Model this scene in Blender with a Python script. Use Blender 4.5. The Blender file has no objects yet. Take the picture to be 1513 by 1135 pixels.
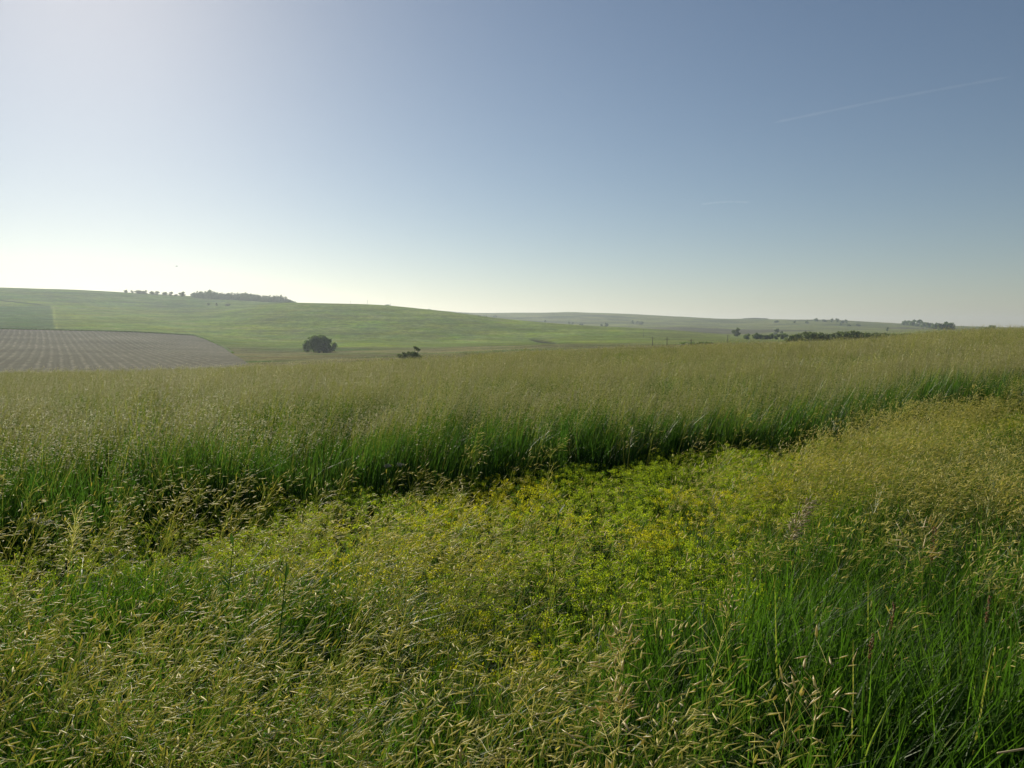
import bpy, math, random
import numpy as np
from mathutils import Vector
R = math.radians
rng = np.random.default_rng(7)
random.seed(7)
scene = bpy.context.scene
COL = scene.collection

# ------------------------------------------------------------------ camera model
F = 1143.0; CX, CY, HZ = 756.5, 567.5, 490.0
PITCH = math.atan((CY - HZ) / F)
CAM = np.array([0.0, 0.0, 1.65])

def pix_dir(px, py):
    """azimuth (rad, + = right) and tangent of elevation of a bearing read off the survey photo"""
    u = (np.asarray(px, float) - CX) / F
    v = (CY - np.asarray(py, float)) / F
    fy = math.cos(PITCH) + v * math.sin(PITCH)
    fz = -math.sin(PITCH) + v * math.cos(PITCH)
    return np.arctan2(u, fy), fz / np.hypot(u, fy)

# ------------------------------------------------------------------ numeric helpers
def pchip(xk, yk, x):
    xk = np.asarray(xk, float); yk = np.asarray(yk, float)   # yk: (n, ...) ; x: (m,)
    h = np.diff(xk); sh = (-1,) + (1,) * (yk.ndim - 1)
    d = np.diff(yk, axis=0) / h.reshape(sh)
    m = np.zeros_like(yk)
    a, b = d[:-1], d[1:]
    w1 = (2 * h[1:] + h[:-1]).reshape(sh); w2 = (h[1:] + 2 * h[:-1]).reshape(sh)
    with np.errstate(divide='ignore', invalid='ignore'):
        mm = (w1 + w2) / (w1 / a + w2 / b)
    m[1:-1] = np.where(a * b > 0, mm, 0)
    m[0] = d[0]; m[-1] = d[-1]
    x = np.clip(x, xk[0], xk[-1])
    i = np.clip(np.searchsorted(xk, x) - 1, 0, len(xk) - 2)
    t = ((x - xk[i]) / h[i]).reshape(sh); hh = h[i].reshape(sh)
    return ((1 + 2 * t) * (1 - t) ** 2 * yk[i] + t * (1 - t) ** 2 * hh * m[i]
            + t * t * (3 - 2 * t) * yk[i + 1] + t * t * (t - 1) * hh * m[i + 1])

_perm = np.random.default_rng(3).random((256, 256))
def vnoise(x, y):
    xi = np.floor(x).astype(int); yi = np.floor(y).astype(int)
    fx = x - xi; fy = y - yi
    fx = fx * fx * (3 - 2 * fx); fy = fy * fy * (3 - 2 * fy)
    g = lambda a, b: _perm[a % 256, b % 256]
    return ((g(xi, yi) * (1 - fx) + g(xi + 1, yi) * fx) * (1 - fy)
            + (g(xi, yi + 1) * (1 - fx) + g(xi + 1, yi + 1) * fx) * fy) * 2 - 1
def fbm(x, y, o=4):
    s = 0; a = 1; t = 0
    for k in range(o):
        s = s + a * vnoise(x * 2 ** k + 17 * k, y * 2 ** k + 31 * k); t += a; a *= .5
    return s / t
def smooth(a, b, x):
    t = np.clip((x - a) / (b - a), 0, 1)
    return t * t * (3 - 2 * t)

# ------------------------------------------------------------------ terrain: surveyed rows (distance) x columns (bearing)
PXC = np.array([-400, 0, 100, 200, 280, 350, 440, 540, 640, 700, 760, 850, 1000, 1100, 1200, 1300, 1400, 1513, 1900], float)
YC = np.array([556, 553, 551, 549, 546, 543, 540, 536, 531, 526, 522, 519, 513, 510, 506, 501, 491, 487, 486], float)
rows = [
 (150, YC + 5),
 (200, np.array([550, 549, 548, 547, 545, 542, 538, 534, 530, 525, 521, 518, 512, 509, 505, 502, 495, 493, 492], float)),
 (350, np.array([520, 517, 517, 518, 519, 522, 521, 519, 518, 516, 514, 511, 508, 506, 504, 501, 495, 493, 492], float)),
 (550, np.array([488, 487, 489, 491, 497, 502, 506, 505, 507, 506, 505, 503, 502, 502, 501, 498, 494, 492, 491], float)),
 (900, np.array([455, 452, 455, 460, 462, 456, 447.5, 450, 458.5, 466, 473, 480, 488, 496, 499, 495, 489, 490, 490], float)),
 (1180, np.array([424, 425, 428, 433, 437.5, 443, 450, 457, 466, 474, 480, 486, 491, 494, 494, 491, 488, 489, 490], float)),
 (1700, np.array([430, 432, 434, 440, 444, 450, 456, 460, 464, 469, 474, 478, 480, 484, 485, 486, 485, 487, 487], float)),
 (2500, np.array([440, 444, 446, 448, 450, 453, 456, 457, 460, 463.5, 463.3, 462.5, 468.5, 472.5, 472.5, 477, 482, 484.5, 484], float)),
 (3300, np.array([455, 458, 459, 460, 461, 462, 464, 465, 468, 472, 472, 472, 478, 480, 480, 484, 487, 489, 489], float)),
 (5200, np.full(19, 488.0)),
]
RK = [0.0, 8.0, 22.0, 42.0, 62.0, 95.0] + [r for r, _ in rows]
AZ_C = pix_dir(PXC, 490)[0]
tcrest = pix_dir(PXC, YC)[1]
KZ = []                                                # heights at knots
KZ.append(np.zeros(19)); KZ.append(np.zeros(19))
zc = CAM[2] + 42 * tcrest - 0.92
KZ.append(zc * 0.42); KZ.append(zc)
KZ.append(CAM[2] + 62 * pix_dir(PXC, YC + 26)[1]); KZ.append(CAM[2] + 95 * pix_dir(PXC, YC + 18)[1])
for r, yy in rows:
    KZ.append(CAM[2] + r * pix_dir(PXC, yy)[1])
KZ = np.array(KZ)                                      # rows x cols
az_front = np.linspace(AZ_C[0], AZ_C[-1], 760)
az_l = np.linspace(-math.pi, AZ_C[0], 90)[:-1]
az_r = np.linspace(AZ_C[-1], math.pi, 90)[1:]
AZ = np.concatenate([az_l, az_front, az_r])
colz = pchip(AZ_C, KZ.T, AZ)                           # az x rows (clamped outside)
back = smooth(R(60), R(110), np.abs(AZ))[:, None]
flat = np.array([0, 0, -.1, -.3, -.6, -1.5, -3, -4, -6, -5, 10, 14, 10, 20, 10, 0])[None, :]
colz = colz * (1 - back) + flat * back
RG = np.concatenate([[0.0], np.geomspace(0.6, 60, 90), np.geomspace(62, 5200, 420)])
lk = np.log(np.array(RK) + 6.0)
Z = pchip(lk, colz.T, np.log(RG + 6.0)).T              # az x r
AA, RR = np.meshgrid(AZ, RG, indexing='ij')
XX = RR * np.sin(AA); YY = RR * np.cos(AA)
und = (fbm(XX / 170, YY / 170, 4) * .0022 * (1 + .9 * smooth(1250, 1700, RR)) + fbm(XX / 45 + 9, YY / 45, 3) * .0007) * RR * smooth(140, 500, RR)
und *= 1 - .75 * np.exp(-((RR - 900) / 120) ** 2 * 0)
Z = Z + und + fbm(XX / 1.3, YY / 1.3, 3) * .04 * (1 - smooth(30, 60, RR)) * smooth(.5, 3, RR)
# picture bearing of every terrain point, used to lay out fields on the ground
den = YY * math.cos(PITCH) - (Z - CAM[2]) * math.sin(PITCH)
with np.errstate(divide='ignore', invalid='ignore'):
    PX = np.where(den > 1, CX + F * XX / den, -9999)
    PY = np.where(den > 1, CY - F * ((Z - CAM[2]) * math.cos(PITCH) + YY * math.sin(PITCH)) / den, -9999)
# gully on the green hill
gl = np.exp(-((PX - 805) / 26) ** 2) * smooth(520, 560, RR) * (1 - smooth(585, 625, RR))
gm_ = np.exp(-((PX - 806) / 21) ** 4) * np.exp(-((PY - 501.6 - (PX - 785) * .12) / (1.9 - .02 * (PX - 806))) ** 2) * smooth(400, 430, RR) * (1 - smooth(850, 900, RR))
cut = -1.5 * gm_
Z = Z + cut

_lAZ = AZ
def ground(x, y):
    x = np.asarray(x, float); y = np.asarray(y, float)
    a = np.arctan2(x, y); r = np.hypot(x, y)
    i = np.clip(np.searchsorted(AZ, a) - 1, 0, len(AZ) - 2)
    j = np.clip(np.searchsorted(RG, r) - 1, 0, len(RG) - 2)
    ta = (a - AZ[i]) / (AZ[i + 1] - AZ[i]); tr = np.clip((r - RG[j]) / (RG[j + 1] - RG[j]), 0, 1)
    return ((Z[i, j] * (1 - ta) + Z[i + 1, j] * ta) * (1 - tr) + (Z[i, j + 1] * (1 - ta) + Z[i + 1, j + 1] * ta) * tr)

def spot(px, r):
    a = float(pix_dir(px, 490)[0])
    x = r * math.sin(a); y = r * math.cos(a)
    return x, y, float(ground(x, y))
def spot_y(px, py, r0, r1):
    """where the bearing (px, py) meets the terrain between distances r0 and r1"""
    a, t = pix_dir(px, py); a = float(a); t = float(t)
    rs = np.linspace(r0, r1, 600)
    d = ground(rs * math.sin(a), rs * math.cos(a)) - (CAM[2] + rs * t)
    k = np.where((d[:-1] < 0) & (d[1:] >= 0))[0]
    r = rs[k[0] + 1] if len(k) else rs[int(np.argmin(np.abs(d)))]
    return r * math.sin(a), r * math.cos(a), float(ground(r * math.sin(a), r * math.cos(a)))

# ------------------------------------------------------------------ object helpers
def tag(o, label=None, cat=None, group=None, kind=None):
    if label: o['label'] = label
    if cat: o['category'] = cat
    if group: o['group'] = group
    if kind: o['kind'] = kind
    return o
def link(o, parent=None):
    COL.objects.link(o)
    if parent: o.parent = parent
    return o
def empty(name, loc, rz=0, s=1):
    o = bpy.data.objects.new(name, None); o.location = loc; o.rotation_euler = (0, 0, rz); o.scale = (s, s, s)
    o.empty_display_size = .2
    return link(o)
def np_mesh(name, V, quads, mats, mi=None, attrs=None, shade=False):
    """V (n,3), quads (m,4) where a repeated last index means a triangle"""
    me = bpy.data.meshes.new(name)
    quads = np.asarray(quads, np.int64)
    tri = quads[:, 2] == quads[:, 3]
    cnt = np.where(tri, 3, 4)
    loops = quads.reshape(-1)[np.column_stack([np.ones(len(quads), bool)] * 3 + [~tri]).reshape(-1)]
    me.vertices.add(len(V)); me.vertices.foreach_set('co', np.asarray(V, np.float32).reshape(-1))
    me.loops.add(len(loops)); me.loops.foreach_set('vertex_index', loops.astype(np.int32))
    me.polygons.add(len(quads))
    st = np.concatenate([[0], np.cumsum(cnt)[:-1]])
    me.polygons.foreach_set('loop_start', st.astype(np.int32))
    if mi is not None: me.polygons.foreach_set('material_index', np.asarray(mi, np.int32))
    if shade: me.polygons.foreach_set('use_smooth', np.ones(len(quads), bool))
    for m in (mats if isinstance(mats, (list, tuple)) else [mats]): me.materials.append(m)
    for k, v in (attrs or {}).items():
        if v.ndim == 1:
            at = me.attributes.new(k, 'FLOAT', 'POINT'); at.data.foreach_set('value', v.astype(np.float32))
        else:
            at = me.attributes.new(k, 'FLOAT_COLOR', 'POINT')
            at.data.foreach_set('color', np.column_stack([v, np.ones(len(v))]).astype(np.float32).reshape(-1))
    me.update(calc_edges=True); me.validate()
    return me

class MB:
    """collects shapes for one mesh; v = a random value per leaf for colour variety"""
    def __init__(s): s.V = []; s.Q = []; s.M = []; s.A = []; s.n = 0
    def add(s, V, Q, mi=0, v=None):
        V = np.asarray(V, float).reshape(-1, 3); Q = np.asarray(Q).reshape(-1, 4)
        s.V.append(V); s.Q.append(Q + s.n); s.n += len(V)
        s.M.append(np.full(len(Q), mi)); s.A.append(np.full(len(V), .5) if v is None else np.asarray(v, float))
    def ribbons(s, P, W, side, mi=0, v=None):
        """P (n,k,3) centre lines, W (n,k) half widths, side (n,3)"""
        n, k, _ = P.shape
        L = P - side[:, None, :] * W[..., None]; Rr = P + side[:, None, :] * W[..., None]
        V = np.stack([L, Rr], 2).reshape(-1, 3)
        base = (np.arange(n) * k * 2)[:, None] + (np.arange(k - 1) * 2)[None, :]
        Q = np.stack([base, base + 1, base + 3, base + 2], -1).reshape(-1, 4)
        v = rng.random(n) if v is None else v
        s.add(V, Q, mi, np.repeat(v, k * 2))
    def spindles(s, A, D, Ln, Wd, mi=0, v=None, flat=.55):
        """seed-shaped spikelets: start A, unit direction D, length, half width"""
        n = len(A)
        up = np.tile([0.1, .2, 1.0], (n, 1)); e1 = np.cross(D, up); e1 /= np.linalg.norm(e1, axis=1)[:, None] + 1e-9
        e2 = np.cross(D, e1)
        V = [A]
        for t, w in ((.3, 1.0), (.68, .72)):
            c = A + D * (Ln * t)[:, None]
            for q, (a, b) in enumerate(((1, 0), (0, flat), (-1, 0), (0, -flat))):
                V.append(c + (e1 * a + e2 * b) * (Wd * w)[:, None])
        V.append(A + D * Ln[:, None])
        V = np.stack(V, 1)                                # n,10,3
        q = []
        for k in range(4):
            k2 = (k + 1) % 4
            q += [[0, 1 + k2, 1 + k, 1 + k], [1 + k, 1 + k2, 5 + k2, 5 + k], [5 + k, 5 + k2, 9, 9]]
        Q = np.array(q)[None] + (np.arange(n) * 10)[:, None, None]
        v = rng.random(n) if v is None else v
        s.add(V.reshape(-1, 3), Q.reshape(-1, 4), mi, np.repeat(v, 10))
    def tube(s, P, rad, sides=6, mi=0, v=.5):
        P = np.asarray(P, float); k = len(P); rad = np.broadcast_to(rad, (k,))
        T = np.gradient(P, axis=0); T /= np.linalg.norm(T, axis=1)[:, None] + 1e-9
        ref = np.array([1.0, 0, 0]) if abs(T[0][0]) < .8 else np.array([0, 1.0, 0])
        e1 = np.cross(T, ref); e1 /= np.linalg.norm(e1, axis=1)[:, None]; e2 = np.cross(T, e1)
        an = np.arange(sides) / sides * 2 * math.pi
        V = P[:, None] + (e1[:, None] * np.cos(an)[None, :, None] + e2[:, None] * np.sin(an)[None, :, None]) * rad[:, None, None]
        V = V.reshape(-1, 3); q = []
        for i in range(k - 1):
            for j in range(sides):
                j2 = (j + 1) % sides
                q.append([i * sides + j, i * sides + j2, (i + 1) * sides + j2, (i + 1) * sides + j])
        V = np.vstack([V, P[:1], P[-1:]]); b = k * sides
        for j in range(sides):
            j2 = (j + 1) % sides
            q.append([b, j2, j, j]); q.append([b + 1, (k - 1) * sides + j, (k - 1) * sides + j2, (k - 1) * sides + j2])
        s.add(V, q, mi, np.full(len(V), v))
    def box(s, c, d, mi=0):
        c = np.array(c, float); d = np.array(d, float) / 2
        V = [c + d * np.array(k) for k in ((-1,-1,-1),(1,-1,-1),(1,1,-1),(-1,1,-1),(-1,-1,1),(1,-1,1),(1,1,1),(-1,1,1))]
        s.add(V, [[0,3,2,1],[4,5,6,7],[0,1,5,4],[1,2,6,5],[2,3,7,6],[3,0,4,7]], mi)
    def mesh(s, name, mats, shade=False):
        return np_mesh(name, np.vstack(s.V), np.vstack(s.Q), mats, np.concatenate(s.M), {'v': np.concatenate(s.A)}, shade)
    def obj(s, name, mats, parent=None, shade=False):
        return link(bpy.data.objects.new(name, s.mesh(name, mats, shade)), parent)

# ------------------------------------------------------------------ materials
def new_mat(name):
    m = bpy.data.materials.new(name); m.use_nodes = True; nt = m.node_tree; nt.nodes.clear()
    return m, nt, nt.nodes, nt.links
def leaf_mat(name, ca, cb, cc=None, trans=.45, rough=.45, spec=.35, tint=1.25, warm=.6):
    """thin plant tissue: reflects, lets light through, varies leaf to leaf and plant to plant"""
    m, nt, N, L = new_mat(name)
    at = N.new('ShaderNodeAttribute'); at.attribute_name = 'v'
    oi = N.new('ShaderNodeObjectInfo')
    r = N.new('ShaderNodeValToRGB'); e = r.color_ramp.elements
    e[0].position = 0; e[0].color = (*ca, 1); e[1].position = .85; e[1].color = (*cb, 1)
    if cc: el = e.new(1.0); el.color = (*cc, 1)
    mx = N.new('ShaderNodeMath'); mx.operation = 'MULTIPLY_ADD'; mx.inputs[1].default_value = .65
    m2 = N.new('ShaderNodeMath'); m2.operation = 'MULTIPLY'; m2.inputs[1].default_value = .35
    L.new(oi.outputs['Random'], m2.inputs[0]); L.new(at.outputs['Fac'], mx.inputs[0]); L.new(m2.outputs[0], mx.inputs[2])
    L.new(mx.outputs[0], r.inputs[0])
    p = N.new('ShaderNodeBsdfPrincipled'); p.inputs['Roughness'].default_value = rough
    p.inputs['Specular IOR Level'].default_value = spec
    t = N.new('ShaderNodeBsdfTranslucent'); g = N.new('ShaderNodeVectorMath'); g.operation = 'MULTIPLY'
    g.inputs[1].default_value = (tint * 1.1, tint * 1.15, tint * warm)
    L.new(r.outputs[0], p.inputs['Base Color']); L.new(r.outputs[0], g.inputs[0]); L.new(g.outputs[0], t.inputs['Color'])
    ms = N.new('ShaderNodeMixShader'); ms.inputs[0].default_value = trans
    L.new(p.outputs[0], ms.inputs[1]); L.new(t.outputs[0], ms.inputs[2])
    o = N.new('ShaderNodeOutputMaterial'); L.new(ms.outputs[0], o.inputs[0])
    return m
def plain_mat(name, ca, cb, scale=6, rough=.85):
    m, nt, N, L = new_mat(name)
    tc = N.new('ShaderNodeTexCoord'); n = N.new('ShaderNodeTexNoise'); n.inputs['Scale'].default_value = scale; n.inputs['Detail'].default_value = 5
    mp = N.new('ShaderNodeMix'); mp.data_type = 'RGBA'; mp.inputs[6].default_value = (*ca, 1); mp.inputs[7].default_value = (*cb, 1)
    p = N.new('ShaderNodeBsdfPrincipled'); p.inputs['Roughness'].default_value = rough; p.inputs['Specular IOR Level'].default_value = .2
    o = N.new('ShaderNodeOutputMaterial')
    L.new(tc.outputs['Object'], n.inputs['Vector']); L.new(n.outputs['Fac'], mp.inputs[0]); L.new(mp.outputs[2], p.inputs['Base Color'])
    L.new(p.outputs[0], o.inputs[0]); return m

M_BLADE = leaf_mat('green_blade', (.020, .064, .007), (.080, .165, .018), (.36, .34, .10), trans=.52, spec=.2)
M_TALL = leaf_mat('tall_green_blade', (.026, .080, .014), (.070, .145, .026), (.22, .22, .08), trans=.5, spec=.25)
M_SEED = leaf_mat('straw_spikelet', (.36, .37, .11), (.70, .62, .30), (.95, .86, .60), trans=.55, rough=.45, spec=.3, tint=1.15, warm=.75)
M_STEM = leaf_mat('grass_stem', (.10, .17, .03), (.30, .29, .08), (.42, .36, .15), trans=.35)
M_FSEED = leaf_mat('field_seed_head', (.35, .34, .18), (.60, .56, .38), (.88, .82, .64), trans=.52, rough=.45, spec=.3, tint=1.15, warm=.85)
M_WEED = leaf_mat('weed_leaf', (.08, .17, .016), (.17, .26, .025), (.24, .28, .025), trans=.5, rough=.6, spec=.1)
M_BRACT = leaf_mat('yellow_green_bract', (.20, .30, .02), (.37, .43, .03), (.50, .49, .03), trans=.5, rough=.6, spec=.1)
M_YELLOW = leaf_mat('golden_bract', (.34, .37, .02), (.52, .47, .03), (.60, .46, .03), trans=.5, rough=.6, spec=.1)
M_RUST = leaf_mat('rusty_seed', (.22, .12, .05), (.40, .20, .08), None, trans=.3)
M_PALE = leaf_mat('dry_straw', (.4, .33, .2), (.55, .46, .3), None, trans=.25)
M_UMBEL = leaf_mat('pale_umbel', (.3, .3, .22), (.5, .48, .38), None, trans=.3)
M_PURPLE = leaf_mat('purple_flower', (.10, .035, .07), (.18, .06, .12), None, trans=.3)
M_TREE = leaf_mat('tree_leaf', (.08, .13, .04), (.16, .23, .07), None, trans=.4, rough=.6, spec=.25)
M_TREE2 = leaf_mat('greyer_tree_leaf', (.10, .14, .055), (.17, .21, .085), None, trans=.34, rough=.6, spec=.25)
M_WOOD = leaf_mat('wood_leaf', (.045, .08, .035), (.09, .14, .055), None, trans=.3, rough=.6, spec=.2)
M_BARK = plain_mat('bark', (.05, .04, .03), (.12, .1, .08), 3)
M_POLE = plain_mat('weathered_pole', (.10, .085, .07), (.18, .16, .13), 2)

# ground
m, nt, N, L = new_mat('prairie_ground'); M_GROUND = m
at = N.new('ShaderNodeAttribute'); at.attribute_name = 'zone'
geo = N.new('ShaderNodeNewGeometry')
def noise(scale, detail=6, vec=None, rough=.6):
    n = N.new('ShaderNodeTexNoise'); n.inputs['Scale'].default_value = scale; n.inputs['Detail'].default_value = detail
    n.inputs['Roughness'].default_value = rough
    L.new(vec or geo.outputs['Position'], n.inputs['Vector']); return n
n1 = noise(.012, 8, rough=.65); n2 = noise(.16, 6, rough=.75); n3 = noise(.9, 3)
def mapr(src, a, b, lo=.3, hi=.7):
    r = N.new('ShaderNodeMapRange'); r.inputs[1].default_value = lo; r.inputs[2].default_value = hi
    r.inputs[3].default_value = a; r.inputs[4].default_value = b; L.new(src, r.inputs[0]); return r.outputs[0]
def mul(a, b):
    q = N.new('ShaderNodeMath'); q.operation = 'MULTIPLY'; L.new(a, q.inputs[0]); L.new(b, q.inputs[1]); return q.outputs[0]
f = mul(mul(mapr(n1.outputs['Fac'], .72, 1.28), mapr(n2.outputs['Fac'], .66, 1.3, .36, .64)), mapr(n3.outputs['Fac'], .7, 1.3, .36, .64))
mpz = N.new('ShaderNodeMapping'); mpz.inputs['Scale'].default_value = (.012, .012, .55); L.new(geo.outputs['Position'], mpz.inputs[0])
nz_ = noise(1.0, 6, mpz.outputs[0], .7); f = mul(f, mapr(nz_.outputs['Fac'], .68, 1.3))
vm = N.new('ShaderNodeVectorMath'); vm.operation = 'SCALE'; L.new(at.outputs['Color'], vm.inputs[0]); L.new(f, vm.inputs['Scale'])
hs = N.new('ShaderNodeHueSaturation'); L.new(vm.outputs[0], hs.inputs['Color'])
L.new(mapr(noise(.03, 5).outputs['Fac'], .478, .522), hs.inputs['Hue']); L.new(mapr(noise(.05, 5).outputs['Fac'], .8, 1.15), hs.inputs['Saturation'])
bp = N.new('ShaderNodeBump'); bp.inputs['Distance'].default_value = 1.6; bp.inputs['Strength'].default_value = .8
L.new(n2.outputs['Fac'], bp.inputs['Height'])
p = N.new('ShaderNodeBsdfPrincipled'); p.inputs['Roughness'].default_value = 1; p.inputs['Specular IOR Level'].default_value = 0
L.new(hs.outputs[0], p.inputs['Base Color']); L.new(bp.outputs[0], p.inputs['Normal'])
o = N.new('ShaderNodeOutputMaterial'); L.new(p.outputs[0], o.inputs[0])

# ------------------------------------------------------------------ fields laid out on the ground
def mixc(c, z, m): return c * (1 - m[..., None]) + np.array(z) * m[..., None]
def band(v, lo, hi, s): return smooth(lo - s, lo + s, v) * (1 - smooth(hi - s, hi + s, v))
nz = fbm(XX / 90, YY / 90, 4); nz2 = fbm(XX / 25, YY / 25, 4)
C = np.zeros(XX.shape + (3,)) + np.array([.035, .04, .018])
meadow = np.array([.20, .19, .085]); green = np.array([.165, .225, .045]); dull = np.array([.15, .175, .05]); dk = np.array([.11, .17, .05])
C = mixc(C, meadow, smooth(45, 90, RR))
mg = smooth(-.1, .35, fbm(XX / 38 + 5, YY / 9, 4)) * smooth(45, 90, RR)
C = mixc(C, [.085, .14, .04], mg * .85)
C = mixc(C, green, smooth(395, 440, RR + nz * 40 + (PX - 700) * .05))
C = mixc(C, [.20, .26, .05], smooth(.1, .4, nz2) * smooth(395, 440, RR) * .3)
C = mixc(C, dk, smooth(880, 1000, RR + nz * 60) * (1 - smooth(500, 620, PX)) * .8)
C = mixc(C, dull, smooth(930, 1150, RR) * smooth(560, 640, PX))
C = mixc(C, [.085, .078, .05], smooth(1100, 1250, RR) * (1 - smooth(1850, 2000, RR)) * smooth(-.12, .12, fbm(XX / 160, YY / 200, 4)) * smooth(900, 1000, PX) * .85)
C = mixc(C, [.18, .20, .07], smooth(1300, 1500, RR) * smooth(.0, .25, fbm(XX / 190 + 4, YY / 90, 4)) * .7)
C = mixc(C, [.07, .09, .04], smooth(1500, 1700, RR) * smooth(.1, .3, fbm(XX / 130 + 24, YY / 70 + 8, 4)) * .7)
C = mixc(C, [.23, .30, .045], np.exp(-((PY - (494 - (PX - 560) * .092)) / 3.2) ** 2) * smooth(530, 600, PX) * (1 - smooth(760, 830, PX)) * smooth(395, 440, RR) * (1 - smooth(880, 950, RR)) * .8)  # lit terrain fold, its brightness painted in as a yellow-green stripe
C = mixc(C, [.23, .30, .045], np.exp(-((PY - 484) / 4) ** 2 - ((PX - 400) / 60) ** 2) * smooth(395, 440, RR) * (1 - smooth(880, 950, RR)) * .8)  # light on the ridge fold, likewise painted into the grass colour
# right hand slope less lush
C = mixc(C, [.16, .19, .06], smooth(880, 1010, PX) * smooth(300, 420, RR) * (1 - smooth(930, 1100, RR)) * .75)
# dark green field on the far left slope and its bright border strip
fl = (1 - smooth(76, 80, PX + (PY - 470) * -.15)) * band(PY, 452 + PX * .0, 486, 1.2) * smooth(540, 560, RR)
C = mixc(C, [.085, .145, .055], fl * .85)
C = mixc(C, [.03, .045, .022], (1 - smooth(58, 66, PX)) * band(PY, 443.2 + PX * .11, 444.6 + PX * .11, .5) * smooth(600, 700, RR))
C = mixc(C, [.26, .32, .08], band(PX - (PY - 470) * .18, 79.5, 82, 1) * band(PY, 452, 486, 1.5) * smooth(540, 560, RR) * .8)
# bare soil face of the gully, its shade painted into the near-black colour
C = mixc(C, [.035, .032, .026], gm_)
C = mixc(C, [.08, .12, .04], np.exp(-((PX - 835) / 45) ** 2 - ((PY - 508 - (PX - 835) * .05) / 1.6) ** 2) * band(RR, 420, 880, 20) * .6)
na, nr = XX.shape
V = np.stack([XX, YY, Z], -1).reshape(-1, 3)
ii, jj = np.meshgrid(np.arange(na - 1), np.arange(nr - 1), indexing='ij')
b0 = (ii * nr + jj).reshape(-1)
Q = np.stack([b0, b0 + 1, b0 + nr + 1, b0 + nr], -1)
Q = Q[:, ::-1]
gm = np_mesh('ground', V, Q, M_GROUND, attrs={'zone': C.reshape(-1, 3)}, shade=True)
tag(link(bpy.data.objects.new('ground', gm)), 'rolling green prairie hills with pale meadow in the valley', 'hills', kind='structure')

# ---- ploughed field: a sheet of tilled soil draped over the lower slope
fpoly_px = np.array([[-260, 487.5], [0, 487], [100, 489], [200, 491.5], [288, 496.5], [308, 504], [330, 514], [346, 525], [364, 536], [370, 541]])
rt = [spot_y(px, py, 160, 620) for px, py in fpoly_px]
raz = np.array([math.atan2(q[0], q[1]) for q in rt]); rrr = np.array([math.hypot(q[0], q[1]) for q in rt])
m, nt, N, L = new_mat('tilled_soil_rows'); M_FIELD = m
geo = N.new('ShaderNodeNewGeometry'); fa = N.new('ShaderNodeAttribute'); fa.attribute_name = 'row'
fb = N.new('ShaderNodeAttribute'); fb.attribute_name = 'along'
cb = N.new('ShaderNodeCombineXYZ'); L.new(fa.outputs['Fac'], cb.inputs[0]); L.new(fb.outputs['Fac'], cb.inputs[1])
wv = N.new('ShaderNodeTexWave'); wv.inputs['Scale'].default_value = .314; wv.bands_direction = 'X'; wv.inputs['Distortion'].default_value = 1.6
wv.inputs['Detail'].default_value = 2; wv.inputs['Detail Scale'].default_value = .5; L.new(cb.outputs[0], wv.inputs['Vector'])
ms = N.new('ShaderNodeMapping'); ms.inputs['Scale'].default_value = (1.7, .5, 1); L.new(cb.outputs[0], ms.inputs[0])
nb = noise(1, 5, ms.outputs[0], .7)
nc = noise(.02, 4)
w = mul(mapr(wv.outputs['Fac'], .05, 1, .35, .95), mapr(nb.outputs['Fac'], 0, 1, .42, .70))
mxn = N.new('ShaderNodeMix'); mxn.data_type = 'RGBA'; mxn.inputs[6].default_value = (.175, .17, .13, 1); mxn.inputs[7].default_value = (.32, .305, .235, 1)
L.new(w, mxn.inputs[0])
sc_ = N.new('ShaderNodeVectorMath'); sc_.operation = 'SCALE'; L.new(mxn.outputs[2], sc_.inputs[0]); L.new(mapr(nc.outputs['Fac'], .8, 1.2), sc_.inputs['Scale'])
p = N.new('ShaderNodeBsdfPrincipled'); p.inputs['Roughness'].default_value = 1; p.inputs['Specular IOR Level'].default_value = 0
bp = N.new('ShaderNodeBump'); bp.inputs['Distance'].default_value = .4; L.new(wv.outputs['Fac'], bp.inputs['Height'])
L.new(sc_.outputs[0], p.inputs['Base Color']); L.new(bp.outputs[0], p.inputs['Normal'])
o = N.new('ShaderNodeOutputMaterial'); L.new(p.outputs[0], o.inputs[0])
azs = np.linspace(raz[0], raz[-1], 260)
rmax = np.interp(azs, raz, rrr); rmax = rmax + fbm(azs * 60, azs * 0, 3) * 1.5
tt = np.linspace(0, 1, 140)
Rf = 120 + (rmax[:, None] - 120) * tt[None]; Af = np.repeat(azs[:, None], 140, 1)
Xf = Rf * np.sin(Af); Yf = Rf * np.cos(Af); Zf = ground(Xf, Yf) + .12
b0 = (np.arange(259)[:, None] * 140 + np.arange(139)[None]).reshape(-1)
cxr, cyr = -260, 60                                   # rows swing gently around the slope
ra_ = R(-30.5); al_ = Xf * math.sin(ra_) + Yf * math.cos(ra_)
rowc = (Xf * math.cos(ra_) - Yf * math.sin(ra_) + .00005 * (al_ - 300) ** 2) / 2.7
fm = np_mesh('field', np.stack([Xf, Yf, Zf], -1).reshape(-1, 3), np.stack([b0, b0 + 140, b0 + 141, b0 + 1], -1), M_FIELD,
             attrs={'row': rowc.reshape(-1), 'along': (al_ / 4).reshape(-1)}, shade=True)
tag(link(bpy.data.objects.new('field', fm)), 'brown tilled field with pale crop rows on the left slope', 'field', kind='structure')

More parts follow.
